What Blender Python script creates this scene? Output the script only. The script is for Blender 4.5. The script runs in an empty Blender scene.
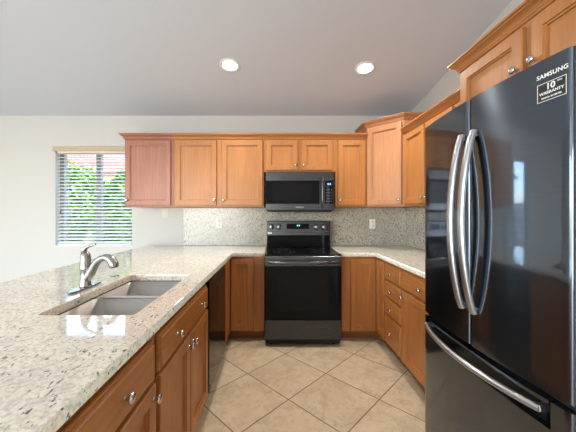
import bpy, bmesh, math, random
from mathutils import Matrix, Vector, noise
C = bpy.context.scene.collection
random.seed(4)
PI = math.pi

# ------------------------------------------------------------------ camera
cam = bpy.data.cameras.new('camera')
cam.lens = 281 / 576 * 36
cam.sensor_width = 36
cam.shift_x = 12.0 / 576
cam.shift_y = -3.0 / 576
cam.clip_start = 0.02
cam_o = bpy.data.objects.new('camera', cam)
cam_o.location = (0, 0, 1.32)
cam_o.rotation_euler = (PI / 2, 0, 0)
C.objects.link(cam_o)
bpy.context.scene.camera = cam_o

# ------------------------------------------------------------------ world, sun, added fill, exposure
vs = bpy.context.scene.view_settings
bpy.context.scene.display_settings.display_device = 'sRGB'
vs.view_transform = 'Standard'
vs.look = 'None'
vs.gamma = 1
vs.use_curve_mapping = False
vs.exposure = 0.0
w = bpy.data.worlds.new('sky')
bpy.context.scene.world = w
w.use_nodes = True
nt = w.node_tree
bg = nt.nodes['Background']
sky = nt.nodes.new('ShaderNodeTexSky')
sky.sky_type = 'NISHITA'
sky.sun_disc = False
sky.sun_elevation = math.radians(48)
sky.sun_rotation = math.radians(120)
bg.inputs['Strength'].default_value = 1.7
nt.links.new(sky.outputs[0], bg.inputs[0])

sun = bpy.data.lights.new('sun', 'SUN')
sun.energy = 5.0
sun.angle = 0.01
sun.color = (1, 0.95, 0.86)
sun_o = bpy.data.objects.new('sun', sun)
sun_o.rotation_euler = Vector((-0.62, 0.36, -0.8)).to_track_quat('-Z', 'Y').to_euler()
sun_o.location = (6, -4, 8)
C.objects.link(sun_o)


def area(name, loc, direction, sx, sy, power, col=(1, 1, 1)):
    l = bpy.data.lights.new(name, 'AREA')
    l.shape = 'RECTANGLE'
    l.size, l.size_y = sx, sy
    l.energy = power
    l.color = col
    o = bpy.data.objects.new(name, l)
    o.location = loc
    o.rotation_euler = Vector(direction).to_track_quat('-Z', 'Z').to_euler()
    C.objects.link(o)
    return o


# added room fill panels at unseen openings behind and beside the camera
area('fill_rear', (-3.05, -3.88, 1.25), (0, 1, 0.0), 3.4, 2.3, 245, (0.95, 0.98, 1.0))
area('fill_side', (-4.88, -1.3, 1.30), (1, 0, 0.0), 3.4, 2.1, 40, (0.95, 0.98, 1.0))

# ------------------------------------------------------------------ materials


def new_mat(name):
    m = bpy.data.materials.new(name)
    m.use_nodes = True
    return m, m.node_tree, m.node_tree.nodes['Principled BSDF']


def N(t, kind, **kw):
    n = t.nodes.new(kind)
    for k, v in kw.items():
        if k.startswith('i_'):
            n.inputs[k[2:].replace('_', ' ')].default_value = v
        else:
            setattr(n, k, v)
    return n


def coords(t, scale=(1, 1, 1), rot=(0, 0, 0), loc=(0, 0, 0)):
    tc = N(t, 'ShaderNodeTexCoord')
    mp = N(t, 'ShaderNodeMapping')
    mp.inputs['Scale'].default_value = scale
    mp.inputs['Rotation'].default_value = rot
    mp.inputs['Location'].default_value = loc
    t.links.new(tc.outputs['Object'], mp.inputs['Vector'])
    return mp.outputs['Vector']


def ramp(t, fac, stops, interp='LINEAR'):
    r = N(t, 'ShaderNodeValToRGB')
    r.color_ramp.interpolation = interp
    el = r.color_ramp.elements
    while len(el) < len(stops):
        el.new(0.5)
    for e, (p, c) in zip(el, stops):
        e.position = p
        e.color = (*c, 1) if len(c) == 3 else c
    t.links.new(fac, r.inputs['Fac'])
    return r.outputs['Color']


def mix(t, fac, a, b, blend='MIX'):
    m = N(t, 'ShaderNodeMix', data_type='RGBA', blend_type=blend)
    for sock, v in ((m.inputs[0], fac), (m.inputs[6], a), (m.inputs[7], b)):
        if hasattr(v, 'links'):
            t.links.new(v, sock)
        elif isinstance(v, (int, float)):
            sock.default_value = v
        else:
            sock.default_value = (*v, 1)
    return m.outputs[2]


def srgb(r, g, b):
    f = lambda c: (c / 255 / 12.92) if c <= 10 else ((c / 255 + 0.055) / 1.055) ** 2.4
    return (f(r), f(g), f(b))


def plain(name, col, rough=0.5, metal=0.0, spec=0.5, emit=None, estr=0, bump=0, bscale=200):
    m, t, b = new_mat(name)
    b.inputs['Base Color'].default_value = (*col, 1)
    b.inputs['Roughness'].default_value = rough
    b.inputs['Metallic'].default_value = metal
    b.inputs['Specular IOR Level'].default_value = spec
    if emit:
        b.inputs['Emission Color'].default_value = (*emit, 1)
        b.inputs['Emission Strength'].default_value = estr
    # faint procedural irregularity
    n = N(t, 'ShaderNodeTexNoise', i_Scale=bscale, i_Detail=3.0)
    t.links.new(coords(t), n.inputs['Vector'])
    if bump:
        bp = N(t, 'ShaderNodeBump', i_Strength=bump, i_Distance=0.002)
        t.links.new(n.outputs['Fac'], bp.inputs['Height'])
        t.links.new(bp.outputs['Normal'], b.inputs['Normal'])
    return m


def wood(name, light, dark, grain='z', rough=0.38):
    m, t, b = new_mat(name)
    sc = {'z': (34, 34, 1.6), 'x': (1.6, 34, 34)}[grain]
    v = coords(t, sc)
    n = N(t, 'ShaderNodeTexNoise', i_Scale=1.6, i_Detail=6.0, i_Roughness=0.6, i_Distortion=0.6)
    t.links.new(v, n.inputs['Vector'])
    v2 = coords(t, (3, 3, 1.0) if grain == 'z' else (1.0, 3, 3))
    n2 = N(t, 'ShaderNodeTexNoise', i_Scale=2.0, i_Detail=3.0)
    t.links.new(v2, n2.inputs['Vector'])
    c1 = ramp(t, n.outputs['Fac'], [(0.3, dark), (0.68, light)])
    c2 = ramp(t, n2.outputs['Fac'], [(0.3, (0.86, 0.84, 0.80)), (0.7, (1.06, 1.05, 1.04))])
    t.links.new(mix(t, 1.0, c1, c2, 'MULTIPLY'), b.inputs['Base Color'])
    b.inputs['Roughness'].default_value = rough
    b.inputs['Specular IOR Level'].default_value = 0.45
    return m


def wood_pair(name, l, d):
    return {'z': wood(name, l, d, 'z'), 'x': wood(name + '_across', l, d, 'x')}


W_UP = wood_pair('honey_maple', srgb(182, 124, 72), srgb(165, 107, 58))
W_LOW = wood_pair('amber_maple', srgb(184, 121, 65), srgb(160, 98, 48))
W_RED = wood_pair('window_tinted_maple', srgb(172, 116, 95), srgb(155, 98, 78))  # cabinet maple with the window's reddish cast put into its colour
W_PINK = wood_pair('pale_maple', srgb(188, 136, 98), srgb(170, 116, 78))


def granite(name, base, warm, grey, dark, speck=0.62, scale=1.0, rough=0.06, ior=1.9):
    m, t, b = new_mat(name)
    v = coords(t)
    n1 = N(t, 'ShaderNodeTexNoise', i_Scale=40 * scale, i_Detail=7.0, i_Roughness=0.7, i_Distortion=0.5)
    n2 = N(t, 'ShaderNodeTexNoise', i_Scale=5 * scale, i_Detail=4.0, i_Roughness=0.6)
    n3 = N(t, 'ShaderNodeTexNoise', i_Scale=62 * scale, i_Detail=2.0, i_Roughness=0.5, i_Distortion=0.3)
    n4 = N(t, 'ShaderNodeTexNoise', i_Scale=90 * scale, i_Detail=3.0)
    vs_ = coords(t, (1.7, 0.8, 1.2), (0.3, 0.2, 0.6))
    for n in (n1, n2, n4):
        t.links.new(v, n.inputs['Vector'])
    t.links.new(vs_, n3.inputs['Vector'])
    c = ramp(t, n1.outputs['Fac'], [(0.33, tuple(q * 0.78 for q in grey)), (0.42, grey), (0.49, base), (0.57, base), (0.66, warm)])
    c = mix(t, ramp(t, n2.outputs['Fac'], [(0.42, (0, 0, 0)), (0.62, (0.45, 0.45, 0.45))]), c, grey)
    f = ramp(t, n4.outputs['Fac'], [(0.32, (0.76, 0.73, 0.69)), (0.54, (1.04, 1.04, 1.03))])
    c = mix(t, 1.0, c, f, 'MULTIPLY')
    s = ramp(t, n3.outputs['Fac'], [(speck, (0, 0, 0)), (speck + 0.05, (0.9, 0.9, 0.9))])
    c = mix(t, s, c, dark)
    t.links.new(c, b.inputs['Base Color'])
    b.inputs['Roughness'].default_value = rough
    b.inputs['IOR'].default_value = ior
    return m


G_TOP = granite('cream_granite', srgb(238, 230, 214), srgb(228, 206, 172), srgb(216, 207, 193), srgb(62, 52, 46), 0.635)
G_SPLASH = granite('speckled_granite', srgb(192, 187, 174), srgb(186, 170, 144), srgb(164, 160, 152), srgb(64, 58, 54), 0.585, 1.0, 0.2, 1.5)


def tile_mat():
    m, t, b = new_mat('diagonal_travertine_tile')
    s = 0.4547
    v = coords(t, (1, 1, 1))
    rt = N(t, 'ShaderNodeVectorRotate', rotation_type='Z_AXIS')
    rt.inputs['Angle'].default_value = -PI / 4
    t.links.new(v, rt.inputs['Vector'])
    sp = N(t, 'ShaderNodeSeparateXYZ')
    t.links.new(rt.outputs[0], sp.inputs[0])

    def M(op, a, bb=None):
        n = N(t, 'ShaderNodeMath', operation=op)
        for i, q in enumerate((a, bb)):
            if q is None:
                continue
            if isinstance(q, (int, float)):
                n.inputs[i].default_value = q
            else:
                t.links.new(q, n.inputs[i])
        return n.outputs[0]
    u0, v0 = (0.41 + 2.31) / math.sqrt(2), (2.31 - 0.41) / math.sqrt(2)
    us = M('DIVIDE', M('SUBTRACT', sp.outputs[0], u0), s)
    vv = M('DIVIDE', M('SUBTRACT', sp.outputs[1], v0), s)
    fu, fv = M('FRACT', us), M('FRACT', vv)
    du = M('MINIMUM', fu, M('SUBTRACT', 1.0, fu))
    dv = M('MINIMUM', fv, M('SUBTRACT', 1.0, fv))
    d = M('MINIMUM', du, dv)
    groutf = ramp(t, d, [(0.005, (1, 1, 1)), (0.009, (0, 0, 0))])
    cell = N(t, 'ShaderNodeCombineXYZ')
    t.links.new(M('FLOOR', us), cell.inputs[0])
    t.links.new(M('FLOOR', vv), cell.inputs[1])
    wn = N(t, 'ShaderNodeTexWhiteNoise')
    t.links.new(cell.outputs[0], wn.inputs['Vector'])
    off = N(t, 'ShaderNodeVectorMath', operation='MULTIPLY_ADD')
    t.links.new(wn.outputs['Color'], off.inputs[0])
    off.inputs[1].default_value = (9, 9, 9)
    t.links.new(v, off.inputs[2])
    n1 = N(t, 'ShaderNodeTexNoise', i_Scale=4.2, i_Detail=7.0, i_Roughness=0.62, i_Distortion=1.1)
    n2 = N(t, 'ShaderNodeTexNoise', i_Scale=22.0, i_Detail=5.0, i_Roughness=0.65, i_Distortion=0.8)
    t.links.new(off.outputs[0], n1.inputs['Vector'])
    t.links.new(off.outputs[0], n2.inputs['Vector'])
    c = ramp(t, n1.outputs['Fac'], [(0.3, srgb(194, 172, 142)), (0.5, srgb(214, 194, 163)), (0.7, srgb(224, 206, 176))])
    c = mix(t, 1.0, c, ramp(t, n2.outputs['Fac'], [(0.30, (0.80, 0.77, 0.72)), (0.5, (1.0, 1.0, 1.0)), (0.8, (1.04, 1.03, 1.0))]), 'MULTIPLY')
    tint = ramp(t, wn.outputs['Value'], [(0.0, (0.93, 0.93, 0.93)), (1.0, (1.03, 1.03, 1.03))])
    c = mix(t, 1.0, c, tint, 'MULTIPLY')
    c = mix(t, groutf, c, srgb(112, 90, 66))
    t.links.new(c, b.inputs['Base Color'])
    b.inputs['Roughness'].default_value = 0.42
    bp = N(t, 'ShaderNodeBump', i_Strength=0.5, i_Distance=0.003)
    inv = ramp(t, d, [(0.006, (0, 0, 0)), (0.014, (1, 1, 1))])
    t.links.new(inv, bp.inputs['Height'])
    t.links.new(bp.outputs['Normal'], b.inputs['Normal'])
    return m


def brushed(name, col, rough=0.2, along='z', amount=0.08):
    m, t, b = new_mat(name)
    b.inputs['Base Color'].default_value = (*col, 1)
    b.inputs['Metallic'].default_value = 1
    sc = {'z': (500, 500, 4), 'x': (4, 500, 500)}[along]
    n = N(t, 'ShaderNodeTexNoise', i_Scale=1.0, i_Detail=2.0)
    t.links.new(coords(t, sc), n.inputs['Vector'])
    r = N(t, 'ShaderNodeMapRange')
    r.inputs['To Min'].default_value = max(0.02, rough - amount)
    r.inputs['To Max'].default_value = rough + amount
    t.links.new(n.outputs['Fac'], r.inputs['Value'])
    t.links.new(r.outputs[0], b.inputs['Roughness'])
    return m


WALL = plain('warm_white_wall_paint', srgb(202, 200, 196), 0.85, bump=0.15, bscale=260)
CEIL = plain('white_ceiling_paint', srgb(208, 213, 222), 0.9, bump=0.1, bscale=180)
TILE = tile_mat()
WHITE = plain('white_plastic', srgb(236, 234, 228), 0.4)
SWITCH = plain('painted_switch_plate', srgb(212, 210, 204), 0.5)
SLAT = plain('white_slat', srgb(238, 236, 228), 0.45)
VALANCE = plain('tan_wood_valance', srgb(186, 170, 140), 0.5)
NICKEL = brushed('brushed_nickel', (0.62, 0.60, 0.57), 0.22)
FAUCET = brushed('satin_nickel', (0.43, 0.41, 0.385), 0.24)
STEEL = brushed('sink_steel', (0.50, 0.475, 0.44), 0.5, 'x')
STEEL.node_tree.nodes['Principled BSDF'].inputs['Metallic'].default_value = 0.6
BLK_STEEL = brushed('black_stainless', (0.150, 0.163, 0.182), 0.085, 'z', 0.035)
BLK_STEEL_X = brushed('black_stainless_trim', (0.13, 0.13, 0.135), 0.28, 'x', 0.08)
HANDLE = brushed('polished_dark_steel', (0.47, 0.475, 0.485), 0.36, 'z', 0.06)
BLACK = plain('black_plastic', (0.012, 0.012, 0.013), 0.35)
MATTE = plain('matte_black', (0.01, 0.01, 0.01), 0.7)
BGLASS = plain('black_glass', (0.006, 0.006, 0.007), 0.05, spec=0.18)
INK = plain('white_print', srgb(230, 230, 230), 0.5)
LED = plain('blue_display_digits', (0.05, 0.2, 0.4), 0.5, emit=(0.35, 0.75, 1.0), estr=1.5)
BULB = plain('lamp_diffuser', (1, 1, 1), 0.5, emit=(1, 0.97, 0.92), estr=14.0)
KNOBM = brushed('grey_knob_steel', (0.24, 0.24, 0.25), 0.3, 'z')
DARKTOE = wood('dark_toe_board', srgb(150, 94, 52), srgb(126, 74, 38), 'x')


def fridge_steel():
    m, t, b = new_mat('black_stainless_fridge')
    out = t.nodes['Material Output']
    b2 = N(t, 'ShaderNodeBsdfPrincipled')
    for q, ro in ((b, 0.05), (b2, 0.28)):
        q.inputs['Base Color'].default_value = (0.132, 0.155, 0.188, 1)
        q.inputs['Metallic'].default_value = 1
        q.inputs['Roughness'].default_value = ro
    b2.inputs['Anisotropic'].default_value = 0.9
    b2.inputs['Anisotropic Rotation'].default_value = ANISO
    tg = N(t, 'ShaderNodeTangent', direction_type='RADIAL', axis='Z')
    t.links.new(tg.outputs[0], b2.inputs['Tangent'])
    n = N(t, 'ShaderNodeTexNoise', i_Scale=1.0, i_Detail=2.0)
    t.links.new(coords(t, (4, 4, 600)), n.inputs['Vector'])
    mr = N(t, 'ShaderNodeMapRange')
    mr.inputs['To Min'].default_value = 0.22
    mr.inputs['To Max'].default_value = 0.38
    t.links.new(n.outputs['Fac'], mr.inputs['Value'])
    ms = N(t, 'ShaderNodeMixShader')
    t.links.new(mr.outputs[0], ms.inputs[0])
    t.links.new(b.outputs[0], ms.inputs[1])
    t.links.new(b2.outputs[0], ms.inputs[2])
    t.links.new(ms.outputs[0], out.inputs['Surface'])
    return m


ANISO = 0.25
FR_STEEL = fridge_steel()


def glass_mat():
    m, t, b = new_mat('window_glass')
    b.inputs['Base Color'].default_value = (1, 1, 1, 1)
    b.inputs['Roughness'].default_value = 0.0
    b.inputs['Transmission Weight'].default_value = 1.0
    b.inputs['IOR'].default_value = 1.01
    return m


GLASS = glass_mat()

# ------------------------------------------------------------------ mesh helpers


def finish(name, bm, mat, parent=None, smooth=False):
    bmesh.ops.recalc_face_normals(bm, faces=bm.faces)
    for e in bm.edges:
        if any(not f.smooth for f in e.link_faces):
            e.smooth = False
    me = bpy.data.meshes.new(name)
    bm.to_mesh(me)
    bm.free()
    me.materials.append(mat)
    if smooth:
        for p in me.polygons:
            p.use_smooth = True
    o = bpy.data.objects.new(name, me)
    C.objects.link(o)
    if parent is not None:
        o.parent = parent
    return o


def BM():
    return bmesh.new()


def merge(bm, other, xf=None):
    if xf is not None:
        other.transform(xf)
    me = bpy.data.meshes.new('tmp')
    other.to_mesh(me)
    other.free()
    bm.from_mesh(me)
    bpy.data.meshes.remove(me)


def box(bm, x0, x1, y0, y1, z0, z1, bev=0.0, xf=None, seg=1):
    t = BM()
    m = Matrix.Translation(((x0 + x1) / 2, (y0 + y1) / 2, (z0 + z1) / 2)) @ Matrix.Diagonal((abs(x1 - x0), abs(y1 - y0), abs(z1 - z0), 1))
    bmesh.ops.create_cube(t, size=1, matrix=m)
    if bev:
        bmesh.ops.bevel(t, geom=t.edges[:], offset=bev, segments=seg, affect='EDGES', profile=0.5)
    merge(bm, t, xf)


def lathe(bm, prof, xf=None, n=20):
    """prof: (radius, height) along local z; closed at ends."""
    t = BM()
    rings = []
    for r, h in prof:
        rings.append([t.verts.new((r * math.cos(2 * PI * k / n), r * math.sin(2 * PI * k / n), h)) for k in range(n)])
    for a, b in zip(rings, rings[1:]):
        for k in range(n):
            t.faces.new((a[k], a[(k + 1) % n], b[(k + 1) % n], b[k]))
    t.faces.new(rings[0][::-1])
    t.faces.new(rings[-1])
    for f in t.faces:
        f.smooth = True
    merge(bm, t, xf)


def tube(bm, pts, rads, n=14, flat=(1.0, 1.0), up=(0, 0, 1), xf=None):
    """swept ellipse along pts with radius per point."""
    t = BM()
    pts = [Vector(p) for p in pts]
    rings = []
    for i, p in enumerate(pts):
        d = (pts[min(i + 1, len(pts) - 1)] - pts[max(i - 1, 0)]).normalized()
        u = Vector(up)
        s = d.cross(u)
        if s.length < 1e-4:
            s = d.cross(Vector((1, 0, 0)))
        s.normalize()
        v = s.cross(d).normalized()
        r = rads[i] if isinstance(rads, (list, tuple)) else rads
        rings.append([t.verts.new(p + s * (r * flat[0] * math.cos(2 * PI * k / n)) + v * (r * flat[1] * math.sin(2 * PI * k / n))) for k in range(n)])
    for a, b in zip(rings, rings[1:]):
        for k in range(n):
            t.faces.new((a[k], a[(k + 1) % n], b[(k + 1) % n], b[k]))
    t.faces.new(rings[0][::-1])
    t.faces.new(rings[-1])
    for f in t.faces:
        if len(f.verts) == 4:
            f.smooth = True
    merge(bm, t, xf)


def prism(bm, poly, z0, z1, smooth_idx=None, xf=None):
    t = BM()
    a = [t.verts.new((x, y, z0)) for x, y in poly]
    b = [t.verts.new((x, y, z1)) for x, y in poly]
    n = len(poly)
    for k in range(n):
        f = t.faces.new((a[k], a[(k + 1) % n], b[(k + 1) % n], b[k]))
        if smooth_idx and k in smooth_idx:
            f.smooth = True
    t.faces.new(a[::-1])
    t.faces.new(b)
    merge(bm, t, xf)


def bez(p0, p1, p2, p3, n=14):
    out = []
    for i in range(n + 1):
        s = i / n
        out.append(tuple(Vector(p0) * (1 - s) ** 3 + Vector(p1) * 3 * s * (1 - s) ** 2 + Vector(p2) * 3 * s * s * (1 - s) + Vector(p3) * s ** 3))
    return out


def thing(name, label, cat, loc=(0, 0, 0), rz=0.0, group=None):
    o = bpy.data.objects.new(name, None)
    o.empty_display_size = 0.1
    o.location = loc
    o.rotation_euler = (0, 0, rz)
    C.objects.link(o)
    return tag(o, label, cat, group)


def tag(o, label, cat, group=None):
    o['label'] = label
    o['category'] = cat
    if group:
        o['group'] = group
    return o


def struct(o):
    o['kind'] = 'structure'
    return o


AX_OUT = Matrix.Rotation(PI / 2, 4, 'X')      # local z -> -y (outwards from a front)

# ------------------------------------------------------------------ the room
XR, XL, YB, YF = 1.64, -5.0, 3.51, -4.0
ZB, SL = 2.535, 0.165
ceil_z = lambda y: ZB + SL * (YB - y)

b = BM()
box(b, XL - 0.15, XR + 0.15, YF - 0.15, YB + 0.15, -0.12, 0)
struct(finish('floor', b, TILE))


def wall_x(name, x0, x1):
    b = BM()
    poly = [(YF - 0.15, -0.12), (YB + 0.15, -0.12), (YB + 0.15, ceil_z(YB + 0.15)), (YF - 0.15, ceil_z(YF - 0.15))]
    xf = Matrix(((0, 0, 1, 0), (1, 0, 0, 0), (0, 1, 0, 0), (0, 0, 0, 1)))
    prism(b, poly, x0, x1, xf=xf)
    return struct(finish(name, b, WALL))


wall_x('wall_right', XR, XR + 0.15)
# left wall with an unseen opening added for the side fill
b = BM()
oy0, oy1, oz0, oz1 = -3.0, 0.4, 0.25, 2.35
xf = Matrix(((0, 0, 1, 0), (1, 0, 0, 0), (0, 1, 0, 0), (0, 0, 0, 1)))
for poly in ([(YF - .15, -.12), (oy0, -.12), (oy0, ceil_z(oy0)), (YF - .15, ceil_z(YF - .15))],
             [(oy1, -.12), (YB + .15, -.12), (YB + .15, ceil_z(YB + .15)), (oy1, ceil_z(oy1))],
             [(oy0, -.12), (oy1, -.12), (oy1, oz0), (oy0, oz0)],
             [(oy0, oz1), (oy1, oz1), (oy1, ceil_z(oy1)), (oy0, ceil_z(oy0))]):
    prism(b, poly, XL - 0.15, XL, xf=xf)
struct(finish('wall_left', b, WALL))
# back wall with the blind window
WX0, WX1, WZ0, WZ1 = -2.755, -1.80, 0.902, 2.130
b = BM()
zt = ceil_z(YB + 0.15) + 0.1
box(b, XL, WX0, YB, YB + 0.15, 0, zt)
box(b, WX1, XR, YB, YB + 0.15, 0, zt)
box(b, WX0, WX1, YB, YB + 0.15, 0, WZ0)
box(b, WX0, WX1, YB, YB + 0.15, WZ1, zt)
struct(finish('wall_back', b, WALL))
# rear wall with a wide unseen opening added for the rear fill
b = BM()
zt = ceil_z(YF)
box(b, XL, -4.75, YF - 0.15, YF, 0, zt)
box(b, -1.35, XR, YF - 0.15, YF, 0, zt)
box(b, -4.75, -1.35, YF - 0.15, YF, 2.4, zt)
struct(finish('wall_rear', b, WALL))
# ceiling rising towards the room
b = BM()
poly = [(YF - 0.15, ceil_z(YF - 0.15)), (YB + 0.0, ceil_z(YB)), (YB + 0.0, ceil_z(YB) + 0.2), (YF - 0.15, ceil_z(YF - 0.15) + 0.2)]
prism(b, poly, XL, XR, xf=xf)
struct(finish('ceiling', b, CEIL))
# low wall carrying the counter overhang
b = BM()
box(b, -1.20, -1.09, -0.08, 3.505, 0, 0.872)
struct(finish('wall_peninsula', b, WALL))
# window
b = BM()
fw = 0.045
y0, y1 = YB + 0.085, YB + 0.135
box(b, WX0, WX0 + fw, y0, y1, WZ0, WZ1)
box(b, WX1 - fw, WX1, y0, y1, WZ0, WZ1)
box(b, WX0 + fw, WX1 - fw, y0, y1, WZ0, WZ0 + fw)
box(b, WX0 + fw, WX1 - fw, y0, y1, WZ1 - fw, WZ1)
xm = -2.27
box(b, xm - 0.03, xm + 0.03, y0, y1, WZ0 + fw, WZ1 - fw)
win = struct(finish('window_1', b, plain('grey_window_vinyl', srgb(118, 120, 126), 0.5)))
for (a, c) in ((WX0 + fw, xm - 0.03), (xm + 0.03, WX1 - fw)):
    b = BM()
    box(b, a, c, y0 + 0.022, y0 + 0.028, WZ0 + fw, WZ1 - fw)
    finish('pane', b, GLASS, win)
b = BM()
box(b, WX0 - 0.0, WX1 + 0.0, YB + 0.001, YB + 0.084, WZ0 + 0.0005, WZ0 + 0.012, 0.002)
struct(finish('window_1_sill', b, WHITE))

# ------------------------------------------------------------------ cabinet parts


def knob_bm(x, z, xf=None, y=-0.024):
    b = BM()
    m = Matrix.Translation((x, y, z)) @ AX_OUT
    lathe(b, [(0.0085, 0), (0.0085, 0.002), (0.0075, 0.005), (0.0072, 0.012), (0.010, 0.016), (0.0155, 0.020), (0.0165, 0.024), (0.014, 0.028), (0.007, 0.031), (0.001, 0.0315)], m, 18)
    if xf is not None:
        b.transform(xf)
    return b


def rect_loops(bm, x0, x1, z0, z1, loops, close_front):
    """loops: (inset, y). bridges consecutive rectangles."""
    rs = []
    for ins, y in loops:
        rs.append([bm.verts.new(p) for p in ((x0 + ins, y, z0 + ins), (x1 - ins, y, z0 + ins), (x1 - ins, y, z1 - ins), (x0 + ins, y, z1 - ins))])
    for a, c in zip(rs, rs[1:]):
        for k in range(4):
            bm.faces.new((a[k], a[(k + 1) % 4], c[(k + 1) % 4], c[k]))
    if close_front:
        bm.faces.new(rs[-1])
        bm.faces.new(rs[0][::-1])
    else:
        a, c = rs[-1], rs[0]
        for k in range(4):
            bm.faces.new((a[k], a[(k + 1) % 4], c[(k + 1) % 4], c[k]))


def door(parent, x0, x1, z0, z1, wd, knob=None, xf=None, stile=0.055):
    b = BM()
    s = min(stile, (x1 - x0) * 0.28)
    rect_loops(b, x0, x1, z0, z1, [(0, -0.004), (0, -0.019), (0.004, -0.024), (s, -0.024), (s + 0.0015, -0.017), (s + 0.0075, -0.016), (s + 0.009, -0.0085), (s + 0.009, -0.004)], False)
    if xf is not None:
        b.transform(xf)
    d = finish('door', b, wd['z'], parent)
    b = BM()
    box(b, x0 + s + 0.0085, x1 - s - 0.0085, -0.0082, -0.004, z0 + s + 0.0085, z1 - s - 0.0085)
    if xf is not None:
        b.transform(xf)
    finish('panel', b, wd['z'], d)
    if knob:
        finish('knob', knob_bm(knob[0], knob[1], xf), NICKEL, d)
    return d


def drawer(parent, x0, x1, z0, z1, wd, knobs=(), xf=None):
    b = BM()
    rect_loops(b, x0, x1, z0, z1, [(0, -0.004), (0, -0.012), (0.004, -0.015), (0.011, -0.0165), (0.015, -0.024)], True)
    if xf is not None:
        b.transform(xf)
    d = finish('drawer', b, wd['x'], parent)
    for (kx, kz) in knobs:
        finish('knob', knob_bm(kx, kz, xf), NICKEL, d)
    return d


def carcass(parent, w, d, z0, z1, wd, top=True, solid_front=True):
    b = BM()
    box(b, 0, 0.012, 0.020, d, z0, z1)
    box(b, w - 0.012, w, 0.020, d, z0, z1)
    box(b, 0.012, w - 0.012, d - 0.012, d, z0, z1)
    box(b, 0.012, w - 0.012, 0.020, d - 0.012, z0, z0 + 0.018)
    if top:
        box(b, 0.012, w - 0.012, 0.020, d - 0.012, z1 - 0.018, z1)
    box(b, 0, w, 0, 0.020, z0, z1, 0.0015)
    return finish('body', b, wd['z'], parent)


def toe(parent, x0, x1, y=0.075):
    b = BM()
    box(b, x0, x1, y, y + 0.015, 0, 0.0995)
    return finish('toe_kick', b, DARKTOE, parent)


CROWN = [(0, 0), (0.006, 0), (0.010, 0.004), (0.010, 0.010), (0.014, 0.013), (0.016, 0.020), (0.024, 0.030), (0.036, 0.038), (0.041, 0.040), (0.041, 0.046), (0.050, 0.050), (0.050, 0.060), (0.0, 0.060)]


def crown(parent, path, z, mat, prof=CROWN):
    """moulding swept along a plan path; outward is the right-hand side of travel."""
    b = BM()
    path = [Vector(p) for p in path]
    segn = []
    for a, c in zip(path, path[1:]):
        d = (c - a).normalized()
        segn.append(Vector((d.y, -d.x)))
    rings = []
    for i, p in enumerate(path):
        if i == 0:
            off = segn[0]
        elif i == len(path) - 1:
            off = segn[-1]
        else:
            n1, n2 = segn[i - 1], segn[i]
            m = (n1 + n2).normalized()
            off = m / max(0.2, m.dot(n1))
        rings.append([b.verts.new((p.x + off.x * o, p.y + off.y * o, z + h)) for o, h in prof])
    n = len(prof)
    for a, c in zip(rings, rings[1:]):
        for k in range(n):
            b.faces.new((a[k], a[(k + 1) % n], c[(k + 1) % n], c[k]))
    b.faces.new(rings[0][::-1])
    b.faces.new(rings[-1])
    return finish('crown_moulding', b, mat, parent)


# ------------------------------------------------------------------ upper cabinets, back wall
UZ0, UZ1, UF = 1.39, 2.165, 3.19      # bottom, top, front plane
UD = 0.313
UH = UZ1 - UZ0
CZ = UH - 0.008


def upper(name, label, x0, x1, z0, wd, doors, crown_path=None, group='upper cabinets'):
    t = thing(name, label, 'cabinet', (x0, UF, z0), 0, group)
    h = UZ1 - z0
    w_ = x1 - x0 - 0.001
    carcass(t, w_, UD, 0, h, wd)
    for (a, c, ks) in doors:
        a, c = a - x0, c - x0
        kx = None if ks is None else (a + 0.024 if ks == 'l' else c - 0.024)
        door(t, a, c, 0.018, h - 0.024, wd, (kx, 0.075) if kx is not None else None)
    crown(t, crown_path or [(0, 0), (w_, 0)], h - 0.010, wd['x'])
    return t


GU = 'upper cabinets along the back wall'
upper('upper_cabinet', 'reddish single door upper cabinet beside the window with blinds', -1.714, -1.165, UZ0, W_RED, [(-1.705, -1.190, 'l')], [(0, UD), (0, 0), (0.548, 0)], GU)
upper('upper_cabinet', 'honey wood double door upper cabinet between the reddish cabinet and the microwave', -1.165, -0.136, UZ0, W_UP, [(-1.140, -0.672, 'r'), (-0.614, -0.150, 'l')], None, GU)
upper('upper_cabinet', 'short honey wood double door cabinet directly above the microwave', -0.136, 0.672, 1.785, W_UP, [(-0.112, 0.246, 'r'), (0.288, 0.640, 'l')], None, GU)
upper('upper_cabinet', 'narrow honey wood single door upper cabinet just right of the microwave', 0.672, 1.028, UZ0, W_UP, [(0.700, 1.008, 'l')], None, GU)

# diagonal corner cabinet, taller than its neighbours
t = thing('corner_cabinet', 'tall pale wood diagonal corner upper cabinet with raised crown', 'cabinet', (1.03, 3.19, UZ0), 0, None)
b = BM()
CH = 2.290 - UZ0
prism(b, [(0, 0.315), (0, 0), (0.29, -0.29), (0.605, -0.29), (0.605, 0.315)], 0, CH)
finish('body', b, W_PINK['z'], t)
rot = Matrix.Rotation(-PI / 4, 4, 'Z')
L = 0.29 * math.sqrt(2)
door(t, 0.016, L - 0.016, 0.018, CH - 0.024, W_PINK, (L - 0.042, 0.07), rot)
crown(t, [(0, 0.31), (0, 0), (0.29, -0.29), (0.60, -0.29)], CH - 0.006, W_PINK['x'])

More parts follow.
